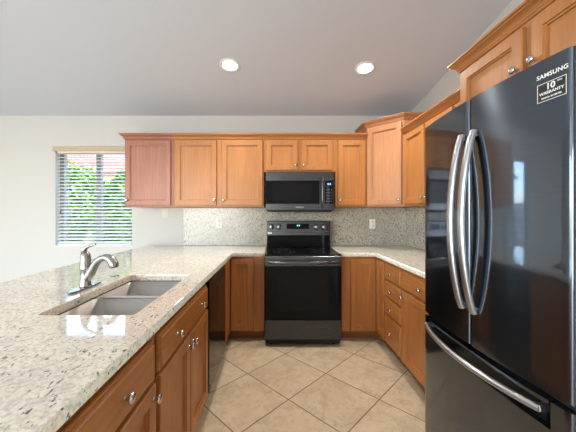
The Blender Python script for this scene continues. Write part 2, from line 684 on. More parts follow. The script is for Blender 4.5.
# right wall uppers
RFX = 1.325
t = thing('upper_cabinet', 'honey wood upper cabinet on the right wall between corner cabinet and fridge', 'cabinet', (RFX, 2.897, UZ0), -PI / 2, 'upper cabinets along the right wall')
RH = 2.135 - UZ0
RW = 2.897 - 1.700
carcass(t, RW, 0.312, 0, RH, W_UP)
for (a, c, k) in ((0.028, 0.420, 'r'), (0.445, 0.822, 'l'), (0.846, 1.175, 'r')):
    door(t, a, c, 0.018, RH - 0.024, W_UP, ((a + 0.024) if k == 'l' else (c - 0.024), 0.07))
crown(t, [(0, 0), (RW, 0)], RH - 0.008, W_UP['x'])

# deep cabinet over the fridge
t = thing('upper_cabinet', 'deep two door wood cabinet above the black fridge', 'cabinet', (1.083, 1.648, 1.845), -PI / 2, 'upper cabinets along the right wall')
FH = 2.150 - 1.845
FW = 0.95
carcass(t, FW, 0.554, 0, FH, W_PINK)  # paler wood puts the nearby light into the body colour
door(t, 0.030, 0.436, 0.020, FH - 0.026, W_UP, (0.412, 0.102))
door(t, 0.476, 0.920, 0.020, FH - 0.026, W_UP, (0.500, 0.102))
crown(t, [(0, 0.26), (0, 0), (FW, 0)], FH - 0.008, W_UP['x'])

# ------------------------------------------------------------------ base cabinets
PX = -0.470      # peninsula face (facing +X)
BZ = 0.872
BFY = 2.895      # back run face
RX = 1.042       # right run face (facing -X)
GB = 'base cabinets under the peninsula counter'
# peninsula: local x runs away from the camera (+Y)


def pen(label, y0, y1, name='base_cabinet'):
    t = thing(name, label, 'cabinet', (PX, y0, 0), PI / 2, GB)
    w_ = y1 - y0 - 0.001
    carcass(t, w_, 0.61, 0.10, BZ, W_LOW, top=False)
    toe(t, 0, w_)
    return t, w_


t, w_ = pen('wood base cabinet at the open near end of the peninsula', -0.06, 0.585)
drawer(t, 0.02, w_ - 0.015, 0.700, 0.846, W_LOW, ((w_ / 2, 0.775),))
door(t, 0.02, w_ - 0.015, 0.118, 0.688, W_LOW, (0.05, 0.645))
t, w_ = pen('wood base cabinet with one drawer over one door, nearer the camera than the sink', 0.586, 1.066)
drawer(t, 0.015, w_ - 0.016, 0.700, 0.846, W_LOW, ((w_ / 2, 0.775),))
door(t, 0.015, w_ - 0.016, 0.118, 0.688, W_LOW, (w_ - 0.045, 0.645))
t, w_ = pen('wood sink base cabinet with wide two knob front above two doors', 1.067, 1.872, 'sink_base_cabinet')
drawer(t, 0.022, w_ - 0.022, 0.700, 0.846, W_LOW, ((0.20, 0.775), (w_ - 0.20, 0.775)))
door(t, 0.022, w_ / 2 - 0.006, 0.118, 0.688, W_LOW, (w_ / 2 - 0.034, 0.635))
door(t, w_ / 2 + 0.006, w_ - 0.022, 0.118, 0.688, W_LOW, (w_ / 2 + 0.034, 0.635))

# corner base, left of the range
t = thing('base_cabinet', 'wood base cabinet between dishwasher and range, single door without knob', 'cabinet', (PX, BFY, 0), 0, 'base cabinets along the back wall')
b = BM()
wl = -0.119 - PX
box(b, 0, wl, 0, 0.020, 0.10, BZ, 0.0015)
box(b, wl - 0.018, wl, 0.020, 0.605, 0.10, BZ)
box(b, -0.60, wl - 0.018, 0.593, 0.605, 0.10, BZ)
box(b, -0.60, wl - 0.018, 0.020, 0.593, 0.10, 0.118)
box(b, -0.020, -0.0005, -0.395, 0.020, 0.10, BZ)      # filler towards the dishwasher
finish('body', b, W_LOW['z'], t)
door(t, 0.006, 0.238, 0.118, BZ - 0.020, W_LOW, None)
toe(t, -0.09, wl)
b = BM()
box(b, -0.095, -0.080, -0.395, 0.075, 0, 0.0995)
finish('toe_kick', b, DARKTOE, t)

# corner base right of the range with two folding doors
t = thing('corner_base_cabinet', 'wood corner base cabinet right of the range with two folding doors', 'cabinet', (RX, BFY, 0), 0, 'base cabinets along the back wall')
b = BM()
x0 = 0.652 - RX
box(b, x0, 0.0, 0, 0.020, 0.10, BZ, 0.0015)
box(b, x0, x0 + 0.018, 0.020, 0.605, 0.10, BZ)
box(b, x0 + 0.018, 0.590, 0.593, 0.605, 0.10, BZ)
box(b, 0, 0.020, -0.235, 0.0, 0.10, BZ, 0.0015)
box(b, 0.020, 0.590, -0.235, -0.217, 0.10, BZ)
box(b, x0 + 0.018, 0.590, 0.020, 0.593, 0.10, 0.118)
finish('body', b, W_LOW['z'], t)
door(t, 0.765 - RX, -0.024, 0.118, BZ - 0.020, W_LOW, None)
door(t, 0.024, 0.225, 0.118, BZ - 0.020, W_LOW, None, Matrix.Rotation(-PI / 2, 4, 'Z'))
toe(t, x0, 0.09)
b = BM()
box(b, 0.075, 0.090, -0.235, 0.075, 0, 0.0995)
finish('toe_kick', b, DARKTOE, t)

GR = 'base cabinets along the right wall'
t = thing('base_cabinet', 'narrow wood base cabinet with a stack of four drawers', 'cabinet', (RX, 2.658, 0), -PI / 2, GR)
w_ = 0.362
carcass(t, w_, 0.590, 0.10, BZ, W_LOW, top=False)
toe(t, 0, w_)
for (a, c) in ((0.705, 0.848), (0.548, 0.692), (0.390, 0.535), (0.118, 0.377)):
    drawer(t, 0.012, w_ - 0.012, a, c, W_LOW, ((w_ / 2, (a + c) / 2),))
t = thing('base_cabinet', 'wood base cabinet against the fridge with one drawer above a door', 'cabinet', (RX, 2.295, 0), -PI / 2, GR)
w_ = 0.642
carcass(t, w_, 0.590, 0.10, BZ, W_LOW, top=False)
toe(t, 0, w_)
drawer(t, 0.014, w_ - 0.014, 0.705, 0.848, W_LOW, ((w_ / 2, 0.776),))
door(t, 0.014, w_ - 0.014, 0.118, 0.692, W_LOW, (0.042, 0.640))

# ------------------------------------------------------------------ counters


def slab(name, outer, holes, z0, z1, mat, bev=0.003):
    cu = bpy.data.curves.new(name, 'CURVE')
    cu.dimensions = '2D'
    cu.fill_mode = 'BOTH'
    for k, loop in enumerate([outer] + holes):
        sp = cu.splines.new('POLY')
        sp.points.add(len(loop) - 1)
        for p, (x, y) in zip(sp.points, loop):
            p.co = (x, y, 0, 1)
        sp.use_cyclic_u = True
    cu.extrude = (z1 - z0) / 2 - bev
    cu.bevel_depth = bev
    cu.bevel_resolution = 2
    cu.offset = -bev
    tmp = bpy.data.objects.new('tmp', cu)
    C.objects.link(tmp)
    bpy.context.view_layer.update()
    me = bpy.data.meshes.new_from_object(tmp.evaluated_get(bpy.context.evaluated_depsgraph_get()))
    bpy.data.objects.remove(tmp)
    bpy.data.curves.remove(cu)
    me.transform(Matrix.Translation((0, 0, (z0 + z1) / 2)))
    me.materials.clear()
    me.materials.append(mat)
    me.name = name
    o = bpy.data.objects.new(name, me)
    C.objects.link(o)
    return o


def rrect(x0, x1, y0, y1, r, n=5):
    out = []
    for cx, cy, a0 in ((x1 - r, y0 + r, -PI / 2), (x1 - r, y1 - r, 0), (x0 + r, y1 - r, PI / 2), (x0 + r, y0 + r, PI)):
        for k in range(n + 1):
            a = a0 + PI / 2 * k / n
            out.append((cx + r * math.cos(a), cy + r * math.sin(a)))
    return out


CE = -0.447
SX0, SX1, SY0, SY1 = -0.955, -0.566, 1.118, 1.850
o = slab('countertop', [(CE, -0.10), (CE, 2.868), (-0.118, 2.868), (-0.118, 3.506), (-1.62, 3.506), (-1.62, -0.10)],
         [rrect(SX0, SX1, SY0, SY1, 0.02)[::-1]], 0.874, 0.914, G_TOP)
tag(o, 'cream granite peninsula countertop with the sink cut into it', 'countertop', 'granite countertops')
o = slab('countertop', [(0.652, 2.868), (1.014, 2.868), (1.014, 1.650), (1.637, 1.650), (1.637, 3.506), (0.652, 3.506)], [], 0.874, 0.914, G_TOP)
tag(o, 'cream granite corner countertop between range and fridge', 'countertop', 'granite countertops')
b = BM()
box(b, -1.149, 1.6155, 3.488, 3.508, 0.9155, UZ0 - 0.003, 0.001)
tag(finish('backsplash', b, G_SPLASH), 'speckled grey granite backsplash slab on the back wall behind the range', 'backsplash', 'granite backsplashes')
b = BM()
box(b, 1.617, 1.637, 1.652, 3.508, 0.9155, UZ0 - 0.003, 0.001)
tag(finish('backsplash', b, G_SPLASH), 'short speckled granite backsplash slab on the right wall next to the fridge', 'backsplash', 'granite backsplashes')

# ------------------------------------------------------------------ sink


def bowl(x0, x1, y0, y1, zt, zb, r=0.045, th=0.006):
    b = BM()
    levels = [(0.0, zt, r), (0.004, zb + 0.035, r), (0.012, zb + 0.012, r), (0.035, zb, r)]
    rings = []
    for ins, z, rr in levels[::-1]:
        rings.append([b.verts.new((x, y, z)) for x, y in rrect(x0 + ins, x1 - ins, y0 + ins, y1 - ins, rr, 6)])
    out = [(-th, zt), (-th, zb - 0.004), (0.03, zb - 0.006)]
    for ins, z in out:
        rings.append([b.verts.new((x, y, z)) for x, y in rrect(x0 + ins, x1 - ins, y0 + ins, y1 - ins, r + (0.004 if ins < 0 else 0), 6)])
    n = len(rings[0])
    for a, c in zip(rings, rings[1:]):
        for k in range(n):
            f = b.faces.new((a[k], a[(k + 1) % n], c[(k + 1) % n], c[k]))
            f.smooth = True
    b.faces.new(rings[0])
    b.faces.new(rings[-1][::-1])
    return b


t = thing('sink', 'stainless steel double bowl sink set under the peninsula countertop', 'sink', ((SX0 + SX1) / 2, (SY0 + SY1) / 2, 0.66))
inv = Matrix.Translation((-(SX0 + SX1) / 2, -(SY0 + SY1) / 2, -0.66))
YD = 1.51
for (a, c, zb) in ((SY0 - 0.004, YD - 0.010, 0.69), (YD + 0.010, SY1 + 0.0, 0.67)):
    b = bowl(SX0 - 0.003, SX1 + 0.003, a, c, 0.868, zb)
    b.transform(inv)
    bw = finish('bowl', b, STEEL, t)
    b = BM()
    lathe(b, [(0.045, 0.0), (0.045, 0.003), (0.038, 0.004), (0.034, 0.001), (0.008, 0.001), (0.006, 0.006), (0.0005, 0.006)], inv @ Matrix.Translation(((SX0 + SX1) / 2, (a + c) / 2, zb + 0.0005)))
    finish('drain', b, NICKEL, bw)
b = BM()
box(b, SX0 - 0.003, SX1 + 0.003, YD - 0.0145, YD + 0.0145, 0.8645, 0.8725, 0.003)
b.transform(inv)
finish('divider', b, STEEL, t)

# ------------------------------------------------------------------ faucet
FX, FY = -1.03, 1.52
t = thing('faucet', 'brushed nickel single lever pull-out faucet behind the sink', 'faucet', (FX, FY, 0.9145))
b = BM()
pl = []
for k in range(32):
    a = 2 * PI * k / 32
    pl.append((0.028 * math.cos(a), (0.128 if True else 0) * math.copysign(abs(math.sin(a)) ** 0.8, math.sin(a))))
prism(b, pl, 0, 0.006)
prism(b, [(x * 0.86, y * 0.95) for x, y in pl], 0.006, 0.010)
finish('base_plate', b, FAUCET, t)
b = BM()
lathe(b, [(0.030, 0.010), (0.030, 0.016), (0.026, 0.024), (0.0255, 0.10), (0.027, 0.104), (0.027, 0.110), (0.0255, 0.114), (0.0255, 0.165), (0.022, 0.185), (0.014, 0.195), (0.001, 0.198)], None, 24)
finish('body', b, FAUCET, t)
b = BM()
pts = bez((-0.006, 0, 0.182), (-0.010, -0.006, 0.215), (0.016, -0.008, 0.225), (0.062, -0.012, 0.238), 10)
tube(b, pts, [0.0175, 0.0165, 0.015, 0.0135, 0.0125, 0.0115, 0.011, 0.0105, 0.010, 0.009, 0.006], flat=(1.1, 0.7))
finish('lever_handle', b, FAUCET, t)
b = BM()
pts = bez((0.004, 0.0, 0.050), (0.045, -0.010, 0.070), (0.055, -0.018, 0.165), (0.125, -0.030, 0.168), 16)
tube(b, pts, [0.024 - 0.0075 * i / 16 for i in range(17)])
sp = finish('spout', b, FAUCET, t)
b = BM()
pts = bez((0.118, -0.029, 0.169), (0.145, -0.034, 0.172), (0.170, -0.040, 0.160), (0.180, -0.042, 0.122), 12)
tube(b, pts, [0.0175, 0.0195, 0.0205, 0.021, 0.0215, 0.022, 0.0225, 0.023, 0.0235, 0.024, 0.0245, 0.0245, 0.022])
hd = finish('spray_head', b, FAUCET, t)
b = BM()
tube(b, [(0.1795, -0.042, 0.1225), (0.1805, -0.0424, 0.1175)], [0.019, 0.0185])
finish('nozzle', b, BLACK, hd)
b = BM()
lathe(b, [(0.026, 0), (0.026, 0.003), (0.022, 0.006), (0.001, 0.007)], Matrix.Translation((-1.033, 1.80, 0.9145)))
tag(finish('hole_cover', b, FAUCET), 'small round nickel hole cover on the granite beyond the faucet', 'cover')

# ------------------------------------------------------------------ dishwasher
t = thing('dishwasher', 'glossy black dishwasher between sink cabinet and corner cabinet', 'dishwasher', (PX, 1.884, 0), PI / 2)
dw = 0.604
b = BM()
box(b, 0.004, dw - 0.004, 0.005, 0.57, 0.105, 0.866)
finish('body', b, MATTE, t)
b = BM()
box(b, 0.002, dw - 0.002, -0.022, 0.004, 0.11, 0.862, 0.003)
d = finish('door', b, BGLASS, t)
b = BM()
box(b, 0.12, dw - 0.12, -0.024, -0.0225, 0.775, 0.805)
finish('pocket_handle', b, MATTE, d)
b = BM()
box(b, 0.004, dw - 0.004, 0.05, 0.065, 0.0, 0.1045)
finish('toe_panel', b, BGLASS, t)

# ------------------------------------------------------------------ range
RC = 0.267
RWID = 0.756
t = thing('range', 'black stainless electric range with glass oven door and four knobs', 'stove', (RC, 2.77, 0))
hw = RWID / 2
b = BM()
box(b, -hw + 0.003, hw - 0.003, 0.03, 0.655, 0.022, 0.895)
for sx in (-1, 1):
    for yy in (0.08, 0.58):
        lathe(b, [(0.02, 0), (0.02, 0.06)], Matrix.Translation((sx * (hw - 0.06), yy, 0)), 12)
finish('body', b, MATTE, t)
b = BM()
box(b, -hw, hw, 0.0, 0.595, 0.897, 0.913, 0.004)
ck = finish('cooktop', b, BGLASS, t)
for (cx, cy, r) in ((-0.18, 0.17, 0.115), (0.19, 0.17, 0.095), (-0.18, 0.44, 0.075), (0.19, 0.44, 0.095)):
    b = BM()
    tb = BM()
    ring = [(cx + r * math.cos(2 * PI * k / 48), cy + r * math.sin(2 * PI * k / 48), 0.9133) for k in range(49)]
    for rr in (r, r * 0.6):
        a_ = [b.verts.new((cx + rr * math.cos(2 * PI * k / 48), cy + rr * math.sin(2 * PI * k / 48), 0.9132)) for k in range(48)]
        c_ = [b.verts.new((cx + (rr - 0.002) * math.cos(2 * PI * k / 48), cy + (rr - 0.002) * math.sin(2 * PI * k / 48), 0.9132)) for k in range(48)]
        for k in range(48):
            b.faces.new((a_[k], a_[(k + 1) % 48], c_[(k + 1) % 48], c_[k]))
    tb.free()
    finish('burner_ring', b, plain('grey_print', (0.08, 0.08, 0.085), 0.4) if 'grey_print' not in bpy.data.materials else bpy.data.materials['grey_print'], ck)
# oven door
b = BM()
box(b, -hw + 0.001, hw - 0.001, -0.004, 0.029, 0.795, 0.893, 0.003)
finish('control_rail', b, BLK_STEEL_X, t)
b = BM()
box(b, -hw + 0.001, hw - 0.001, -0.006, 0.029, 0.268, 0.793, 0.003)
od = finish('oven_door', b, BGLASS, t)
b = BM()
box(b, -0.255, 0.255, -0.0068, -0.0055, 0.36, 0.70)
finish('oven_window', b, plain('smoked_glass', (0.009, 0.009, 0.010), 0.08, spec=0.18), od)
b = BM()
pts = [(-0.340, -0.028, 0.838), (-0.30, -0.043, 0.836), (-0.15, -0.050, 0.834), (0, -0.052, 0.833), (0.15, -0.050, 0.834), (0.30, -0.043, 0.836), (0.340, -0.028, 0.838)]
tube(b, pts, [0.011, 0.013, 0.014, 0.014, 0.014, 0.013, 0.011], flat=(0.8, 1.2))
for sx in (-1, 1):
    box(b, sx * 0.335 - 0.012, sx * 0.335 + 0.012, -0.032, -0.004, 0.826, 0.850, 0.003)
finish('oven_handle', b, BLK_STEEL_X, t)
b = BM()
box(b, -hw + 0.001, hw - 0.001, -0.005, 0.029, 0.072, 0.264, 0.004)
finish('warming_drawer', b, brushed('charcoal_steel', (0.085, 0.092, 0.105), 0.26, 'x'), t)
# backguard: black riser and sloped control panel
b = BM()
box(b, -hw + 0.004, hw - 0.004, 0.575, 0.66, 0.9135, 1.056, 0.003)
finish('riser', b, BGLASS, t)
b = BM()
prof = [(0.560, 1.057), (0.575, 1.220), (0.585, 1.226), (0.70, 1.226), (0.70, 1.057)]
prism(b, prof, -hw, hw, xf=xf)
# prism maps (y,z) along x; nothing else needed
bgd = finish('control_panel', b, BLK_STEEL_X, t)
tilt = Matrix.Rotation(math.atan2(0.015, 0.163) * -1, 4, 'X')


def on_panel(bm, x, z, off=0.0):
    y = 0.560 + (z - 1.057) * 0.015 / 0.163 - off
    bm.transform(Matrix.Translation((x, y, z)) @ tilt)
    return bm


for kx in (-0.325, -0.238, 0.212, 0.300):
    b = BM()
    lathe(b, [(0.033, 0), (0.033, 0.006), (0.026, 0.008), (0.024, 0.028), (0.021, 0.031), (0.001, 0.0315)], AX_OUT, 24)
    box(b, -0.005, 0.005, -0.038, -0.031, -0.022, 0.022, 0.002)
    kn = finish('knob', on_panel(b, kx, 1.155, 0.0005), KNOBM, bgd)
    b = BM()
    box(b, -0.0045, 0.0045, -0.0392, -0.0382, -0.020, 0.020)
    finish('grip', on_panel(b, kx, 1.155, 0.0005), HANDLE, kn)
b = BM()
box(b, -0.140, 0.125, -0.0025, 0.0, -0.032, 0.032, 0.001)
dsp = finish('display', on_panel(b, 0, 1.162), BGLASS, bgd)
b = BM()
for dx in (-0.018, 0.004):
    box(b, dx, dx + 0.012, -0.0036, -0.0028, 0.0, 0.018)
finish('clock_digits', on_panel(b, 0, 1.162), LED, dsp)
b = BM()
box(b, -0.03, 0.02, -0.0012, 0.0, -0.009, 0.009)
finish('sticker', on_panel(b, -0.335, 1.082), INK, bgd)

# ------------------------------------------------------------------ microwave
t = thing('microwave', 'black over-the-range microwave mounted beneath the short cabinet', 'microwave', (RC - 0.003, 3.10, 1.333))
hw = 0.379
MH = 0.442
b = BM()
box(b, -hw, hw, 0.022, 0.385, 0.012, MH)
finish('body', b, BLACK, t)
b = BM()
prof = [(-0.0, 0.030), (0.0, MH - 0.002), (0.021, MH), (0.021, 0.0), (0.012, 0.006)]
box(b, -hw, hw, 0.0, 0.021, 0.018, MH - 0.001, 0.004)
fr = finish('front_frame', b, BLK_STEEL_X, t)
b = BM()
box(b, -hw + 0.004, 0.215, -0.004, -0.0004, 0.088, 0.345, 0.001)
dr = finish('door', b, BGLASS, t)
b = BM()
box(b, -hw + 0.07, 0.13, -0.005, -0.0042, 0.13, 0.305)
finish('window', b, bpy.data.materials['smoked_glass'], dr)
b = BM()
box(b, 0.275, hw - 0.010, -0.004, -0.0004, 0.088, 0.345, 0.001)
cp = finish('control_panel', b, BGLASS, t)
b = BM()
box(b, 0.288, 0.358, -0.005, -0.0042, 0.285, 0.325)
sc_ = finish('display', b, plain('blue_screen', (0.004, 0.01, 0.03), 0.2, emit=(0.02, 0.10, 0.30), estr=0.25), cp)
b = BM()
for dx in (0.304, 0.326):
    box(b, dx, dx + 0.012, -0.0062, -0.0052, 0.298, 0.314)
finish('clock_digits', b, LED, cp)
dim = plain('dim_print', (0.09, 0.09, 0.095), 0.5)
for r in range(5):
    for c_ in range(3):
        b = BM()
        box(b, 0.290 + c_ * 0.026, 0.304 + c_ * 0.026, -0.0050, -0.0042, 0.110 + r * 0.032, 0.120 + r * 0.032)
        finish('key', b, dim, cp)
b = BM()
pts = [(0.243, -0.012, 0.385), (0.243, -0.038, 0.365), (0.243, -0.044, 0.30), (0.243, -0.046, 0.22), (0.243, -0.044, 0.13), (0.243, -0.038, 0.075), (0.243, -0.012, 0.055)]
tube(b, pts, [0.010, 0.012, 0.012, 0.012, 0.012, 0.012, 0.010], up=(1, 0, 0))
finish('handle', b, BLK_STEEL_X, dr)
b = BM()
box(b, -hw + 0.02, hw - 0.02, 0.03, 0.38, 0.0, 0.0115, 0.002)
finish('bottom_grille', b, MATTE, t)


def text_mesh(txt, size, extrude=0.0003, align='CENTER', spacing=1.0, bold=0.0):
    cu = bpy.data.curves.new('t', 'FONT')
    cu.body = txt
    cu.size = size
    cu.extrude = extrude
    cu.align_x = align
    cu.space_character = spacing
    cu.offset = bold
    o = bpy.data.objects.new('t', cu)
    C.objects.link(o)
    bpy.context.view_layer.update()
    me = bpy.data.meshes.new_from_object(o.evaluated_get(bpy.context.evaluated_depsgraph_get()))
    bpy.data.objects.remove(o)
    bpy.data.curves.remove(cu)
    bm = BM()
    bm.from_mesh(me)
    bpy.data.meshes.remove(me)
    return bm


UP = Matrix.Rotation(PI / 2, 4, 'X')
b = text_mesh('SAMSUNG', 0.018, spacing=1.1)
b.transform(Matrix.Translation((0.0, -0.0006, 0.046)) @ UP)
finish('logo', b, INK, fr)

# ------------------------------------------------------------------ fridge
FXE, FYF, FWID = 0.868, 1.645, 0.822
t = thing('fridge', 'large black stainless french door fridge with bottom freezer drawer', 'refrigerator', (FXE, FYF, 0), -PI / 2)
BUL = 0.032
half = FWID / 2


def front_y(x):
    u = (x - half) / half
    return -BUL * (1 - u * u)


def front_poly(x0, x1, depth, inset=0.0, rl=0.012, rr=0.012, n=26):
    """plan outline of a bowed front from x0 to x1; straight back at y=depth."""
    pts = []
    for k in range(n + 1):
        x = x0 + (x1 - x0) * k / n
        y = front_y(x) + inset
        for dist, r in ((x - x0, rl), (x1 - x, rr)):
            if r and dist < r:
                y += r - math.sqrt(max(0, r * r - (r - dist) ** 2))
        pts.append((x, y))
    # finer rounded ends
    ends_l = [(x0 + rl * (1 - math.cos(a)), front_y(x0) + inset + rl * (1 - math.sin(a))) for a in [i * PI / 12 for i in range(6)]] if rl else []
    ends_r = [(x1 - rr * (1 - math.cos(a)), front_y(x1) + inset + rr * (1 - math.sin(a))) for a in [i * PI / 12 for i in range(5, -1, -1)]] if rr else []
    mid = [p for p in pts if x0 + rl < p[0] < x1 - rr]
    poly = ends_l + mid + ends_r
    m = len(poly)
    return poly + [(x1, depth), (x0, depth)], set(range(m - 1))


def fprism(x0, x1, depth, z0, z1, **kw):
    b = BM()
    poly, sm = front_poly(x0, x1, depth, **kw)
    prism(b, poly, z0, z1, sm)
    bmesh.ops.remove_doubles(b, verts=b.verts, dist=1e-5)
    # small bevel on the top and bottom rims
    return b


b = BM()
box(b, 0.006, FWID - 0.006, 0.075, 0.755, 0.045, 1.790, 0.004)
for xx in (0.06, FWID - 0.06):
    lathe(b, [(0.022, 0), (0.022, 0.046)], Matrix.Translation((xx, 0.14, 0)), 12)
    lathe(b, [(0.022, 0), (0.022, 0.046)], Matrix.Translation((xx, 0.66, 0)), 12)
finish('body', b, plain('dark_grey_case', (0.03, 0.03, 0.032), 0.45), t)
for xx in (0.05, FWID - 0.05):
    b = BM()
    box(b, xx - 0.035, xx + 0.035, 0.03, 0.14, 1.7905, 1.819, 0.004)
    finish('hinge_cover', b, BLACK, t)
XS = 0.429
GAP = 0.0035
dl = finish('door', fprism(0.0, XS - GAP, 0.070, 0.752, 1.811), FR_STEEL, t)
drr = finish('door', fprism(XS + GAP, FWID, 0.070, 0.752, 1.811), FR_STEEL, t)
# freezer drawer: lower panel, recessed grip, upper lip
b = fprism(0.0, FWID, 0.070, 0.050, 0.640)
for (x0, x1) in ((0.0, 0.035), (FWID - 0.062, FWID)):
    merge(b, fprism(x0, x1, 0.070, 0.640, 0.728, rl=0.012 if x0 == 0 else 0.0, rr=0.012 if x1 == FWID else 0.0, n=12))
merge(b, fprism(0.035, FWID - 0.062, 0.070, 0.716, 0.728, rl=0, rr=0))
fz = finish('freezer_drawer', b, FR_STEEL, t)
b = fprism(0.0352, FWID - 0.0622, 0.070, 0.6405, 0.7155, inset=0.024, rl=0, rr=0)
finish('grip_recess', b, BGLASS, fz)
b = BM()
box(b, 0.01, FWID - 0.01, 0.02, 0.07, 0.730, 0.750)
finish('gasket', b, MATTE, t)


def bow_handle(x, z0, z1):
    b = BM()
    ya = front_y(x)
    n = 20
    pts = []
    for k in range(n + 1):
        s = k / n
        pts.append((x, ya - 0.008 - 0.052 * (1 - (2 * s - 1) ** 2) ** 0.85, z0 + (z1 - z0) * s))
    tb = BM()
    tube(tb, pts, 0.0155, flat=(0.8, 1.15), up=(1, 0, 0), n=16)
    merge(b, tb)
    for z in (z0 + 0.012, z1 - 0.012):
        box(b, x - 0.010, x + 0.010, ya - 0.020, ya + 0.002, z - 0.014, z + 0.014, 0.003)
    return b


finish('handle', bow_handle(XS - 0.037, 0.900, 1.665), HANDLE, dl)
finish('handle', bow_handle(XS + 0.037, 0.900, 1.665), HANDLE, drr)
b = BM()
n = 24
pts = []
x0, x1 = 0.050, FWID - 0.082
for k in range(n + 1):
    s = k / n
    x = x0 + (x1 - x0) * s
    pts.append((x, front_y(x) - 0.006 - 0.040 * (1 - (2 * s - 1) ** 2) ** 0.85, 0.690 ))
tube(b, pts, 0.0135, flat=(1.0, 0.9), n=16)
for x in (x0 + 0.008, x1 - 0.008):
    box(b, x - 0.012, x + 0.012, front_y(x) - 0.010, front_y(x) + 0.03, 0.680, 0.700, 0.003)
finish('handle', b, HANDLE, fz)


def on_door(bm, x, z, off=0.0004):
    sl = (front_y(x + 0.01) - front_y(x - 0.01)) / 0.02
    bm.transform(Matrix.Translation((x, front_y(x) - off, z)) @ Matrix.Rotation(math.atan(sl), 4, 'Z') @ UP)
    return bm


b = text_mesh('SAMSUNG', 0.0185, spacing=1.08, bold=0.0004)
finish('logo', on_door(b, 0.769, 1.752), INK, drr)
b = BM()
lx = 0.768
tb = BM()
bmesh.ops.create_cube(tb, size=1, matrix=Matrix.Diagonal((0.082, 0.058, 0.0006, 1)))
merge(b, tb)
stk = finish('sticker', on_door(b, lx, 1.705, 0.0006), BLACK, drr)
b = BM()
for (cx, cy, sx, sy) in ((0, 0.0285, 0.082, 0.0016), (0, -0.0285, 0.082, 0.0016), (-0.0405, 0, 0.0016, 0.058), (0.0405, 0, 0.0016, 0.058)):
    tb = BM()
    bmesh.ops.create_cube(tb, size=1, matrix=Matrix.Translation((cx, cy, 0)) @ Matrix.Diagonal((sx, sy, 0.0006, 1)))
    merge(b, tb)
for (s_, size, px, py, bold) in (('10', 0.027, -0.002, 0.006, 0.0006), ('YEAR', 0.006, 0.023, 0.019, 0.0001), ('WARRANTY', 0.0125, 0, -0.008, 0.0003), ('DIGITAL INVERTER', 0.0068, 0, -0.021, 0.0002)):
    tm = text_mesh(s_, size, bold=bold)
    merge(b, tm, Matrix.Translation((px, py, 0.0003)))
finish('sticker_print', on_door(b, lx, 1.705, 0.0011), INK, stk)

# ------------------------------------------------------------------ window blind
t = thing('window_blind', 'white slatted window blind with tan valance, slats tilted open', 'blind', (-2.28, YB, 0.925))
b = BM()
box(b, -0.495, 0.470, -0.022, -0.002, 1.166, 1.224, 0.003)
box(b, -0.495, -0.478, -0.0215, -0.002, 1.166, 1.224)
finish('valance', b, VALANCE, t)
b = BM()
nsl = 27
for k in range(nsl):
    z = 0.026 + k * (1.140 - 0.026) / (nsl - 1)
    tb = BM()
    bmesh.ops.create_cube(tb, size=1, matrix=Matrix.Diagonal((0.925, 0.050, 0.003, 1)))
    merge(b, tb, Matrix.Translation((0.0, 0.038, z)) @ Matrix.Rotation(math.radians(21), 4, 'X'))
finish('slats', b, SLAT, t)
b = BM()
box(b, -0.4625, 0.4625, 0.012, 0.064, -0.008, 0.008, 0.003)
finish('bottom_rail', b, SLAT, t)
b = BM()
box(b, -0.4625, 0.4625, 0.010, 0.066, 1.150, 1.195, 0.002)
finish('headrail', b, WHITE, t)
for xx in (-0.36, 0.36):
    for yy in (0.0125, 0.0635):
        b = BM()
        tube(b, [(xx, yy, 0.005), (xx, yy, 1.16)], 0.0012, n=6)
        finish('ladder_cord', b, SLAT, t)
b = BM()
tube(b, [(-0.415, 0.006, 1.15), (-0.415, 0.006, 0.42)], 0.0015, n=6)
lathe(b, [(0.004, 0.0), (0.010, 0.004), (0.007, 0.035), (0.003, 0.042)], Matrix.Translation((-0.415, 0.006, 0.38)), 12)
finish('pull_cord', b, plain('brown_cord', srgb(110, 84, 60), 0.6), t)

# ------------------------------------------------------------------ wall plates


def outlet(label, x, y, z, name='outlet', kind='outlet'):
    t = thing(name, label, kind, (x, y, z), 0, 'white wall plates')
    b = BM()
    box(b, -0.036, 0.036, -0.006, -0.0005, -0.058, 0.058, 0.002)
    pm = WHITE if kind == 'outlet' else SWITCH
    finish('plate', b, pm, t)
    if kind == 'outlet':
        for dz in (-0.022, 0.022):
            b = BM()
            lathe(b, [(0.016, 0), (0.016, 0.0015), (0.001, 0.0016)], Matrix.Translation((0, -0.0062, dz)) @ AX_OUT, 20)
            s_ = finish('socket', b, plain('cream_plastic', srgb(222, 218, 208), 0.4) if 'cream_plastic' not in bpy.data.materials else bpy.data.materials['cream_plastic'], t)
            b = BM()
            for dx in (-0.006, 0.006):
                box(b, dx - 0.001, dx + 0.001, -0.0084, -0.0079, dz - 0.004, dz + 0.006)
            finish('slot', b, MATTE, s_)
    else:
        b = BM()
        box(b, -0.012, 0.012, -0.010, -0.0062, -0.030, 0.030, 0.002)
        finish('rocker', b, pm, t)
    return t


outlet('white outlet plate on the backsplash left of the range', -0.708, 3.488, 1.19)
outlet('white outlet plate on the backsplash right of the range', 1.195, 3.488, 1.185)
outlet('white switch plate on the painted wall below the reddish cabinet', -1.385, YB, 1.322, 'wall_switch', 'switch')

# ------------------------------------------------------------------ recessed ceiling lights


